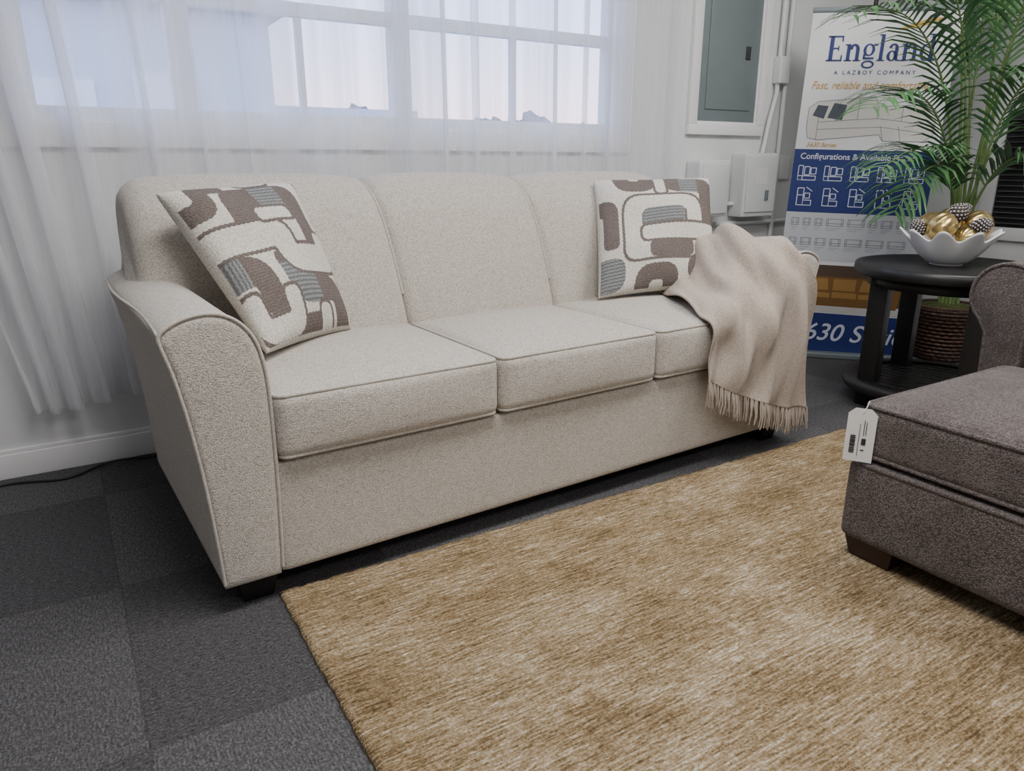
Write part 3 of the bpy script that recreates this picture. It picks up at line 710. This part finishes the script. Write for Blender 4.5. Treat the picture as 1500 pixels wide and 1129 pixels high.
r=ramp(nt,[(.3,(.03,.10,.035)),(.55,(.075,.19,.065)),(.75,(.17,.31,.13))]); nt.links.new(nf,r.inputs['Fac']); nt.links.new(r.outputs['Color'],b.inputs['Base Color']); b.inputs['Roughness'].default_value=.45
M_stem=plain('palm_stem',(.16,.25,.08),.5,0,.2,20)
M_moss=plain('moss',(.06,.07,.02),1,0,.4,50,.8)
lathe('moss',[(.142,.25),(.12,.285),(.05,.30),(.0,.305)],M_moss,pp,40,(PX,PY,0))
tips=[(2.80,2.00,1.56),(2.90,1.93,1.22),(2.98,1.90,.98),(3.20,1.95,.80),(3.05,1.93,1.74),(3.40,1.88,2.02),(3.545,1.62,1.70),(3.55,1.56,1.30),(3.78,1.58,.86),
      (4.22,2.28,1.75),(3.95,2.45,1.85),(3.62,2.30,1.85),(3.85,1.72,2.0),(4.15,1.75,1.25)]
lv=[];lf=[];stems=[];srad=[]
for k,tp in enumerate(tips):
    tp=Vector(tp); b0=Vector((PX+random.uniform(-.05,.05),PY+random.uniform(-.05,.05),.27))
    hz=max(tp.z,1.05)
    c1=b0+Vector(((tp.x-b0.x)*.04,(tp.y-b0.y)*.04,(hz-.27)*.65)); c2=Vector((b0.x+(tp.x-b0.x)*.42,b0.y+(tp.y-b0.y)*.42,hz+.20+.1*random.random()))
    pts=[]
    for i in range(41):
        t=i/40; pts.append((1-t)**3*b0+3*(1-t)**2*t*c1+3*(1-t)*t*t*c2+t**3*tp)
    stems.append(pts); srad.append([2.0-1.75*i/40 for i in range(41)])
    nl=27
    for i in range(nl):
        t=.47+.53*i/(nl-1); f=t*40; j=min(39,int(f)); p=pts[j].lerp(pts[j+1],f-j); tan=(pts[j+1]-pts[j]).normalized()
        side=tan.cross(Vector((0,0,1)))
        if side.length<.1: side=Vector((1,0,0))
        side.normalize(); upv=side.cross(tan).normalized()
        env=math.sin(pi*(.18+.70*(i/(nl-1))))
        for sg_ in (-1,1):
            ln=(.27*env+.03)*random.uniform(.82,1.12)
            d=(tan*.85+side*sg_*.85+upv*.22+Vector((random.uniform(-.13,.13),random.uniform(-.13,.13),random.uniform(-.12,.10)))).normalized()
            wv=d.cross(upv).normalized()
            P=[p, p+d*ln*.35, p+d*ln*.7+Vector((0,0,-.10*ln)), p+d*ln+Vector((0,0,-.32*ln))]
            W=[.003,.0075,.0058,.0005]
            q=len(lv)
            for a_,w_2 in zip(P,W): lv+=[a_-wv*w_2,a_+upv*-.0015,a_+wv*w_2]
            for s_ in range(3):
                o_=q+s_*3; lf+=[(o_,o_+1,o_+4,o_+3),(o_+1,o_+2,o_+5,o_+4)]
lv=[Vector((min(v_.x,XR-.04),min(v_.y,WY-.03),v_.z)) for v_ in lv]
mk('fronds',lv,lf,M_leaf,pp)
tubes('stems',stems,.005,M_stem,pp,False,2,srad)
cb=[(-.9,2.45,.006),(-.5,2.60,.006),(-.28,2.70,.008),(-.1,2.66,.006),(.02,2.72,.012),(.10,2.70,.02),(.16,2.72,.006),(.5,2.70,.006)]
tubes('power_cable',[spline(cb,60)],.004,M_cable)
# ------------------------------------------------------------------ world + lights
w=bpy.data.worlds.new('dusk_sky'); bpy.context.scene.world=w; w.use_nodes=True; nt=w.node_tree; bg=nt.nodes['Background']
tc=nt.nodes.new('ShaderNodeTexCoord'); s=nt.nodes.new('ShaderNodeSeparateXYZ'); nt.links.new(tc.outputs['Generated'],s.inputs[0])
r=ramp(nt,[(0,(.35,.37,.45)),(.03,(.95,.72,.78)),(.09,(.76,.72,.95)),(.2,(.48,.61,.97)),(.6,(.36,.50,.88))]); nt.links.new(s.outputs[2],r.inputs['Fac']); nt.links.new(r.outputs['Color'],bg.inputs['Color']); bg.inputs['Strength'].default_value=4.8
def area(name,loc,sx,sy,e,col=(1,.975,.945),rot=(0,0,0)):
    l=bpy.data.lights.new(name,'AREA'); l.shape='RECTANGLE'; l.size=sx; l.size_y=sy; l.energy=e; l.color=col
    o=bpy.data.objects.new(name,l); o.location=loc; o.rotation_euler=rot; link(o)
area('ceiling_light',(.7,.95,H-.03),1.2,.6,50)
area('ceiling_light',(2.7,1.1,H-.03),1.2,.6,44)
area('ceiling_light',(.9,-1.3,H-.03),1.2,.6,27)
area('ceiling_light',(3.0,-1.3,H-.03),1.2,.6,18)
# ------------------------------------------------------------------ camera
cd=bpy.data.cameras.new('camera'); cam=bpy.data.objects.new('camera',cd); link(cam)
cd.sensor_width=36; cd.lens=1067/1500*36; cd.clip_start=.05; cd.clip_end=500
cam.location=(0,0,1); cam.rotation_euler=(math.radians(90-16.9),0,math.radians(-31.5))
bpy.context.scene.camera=cam
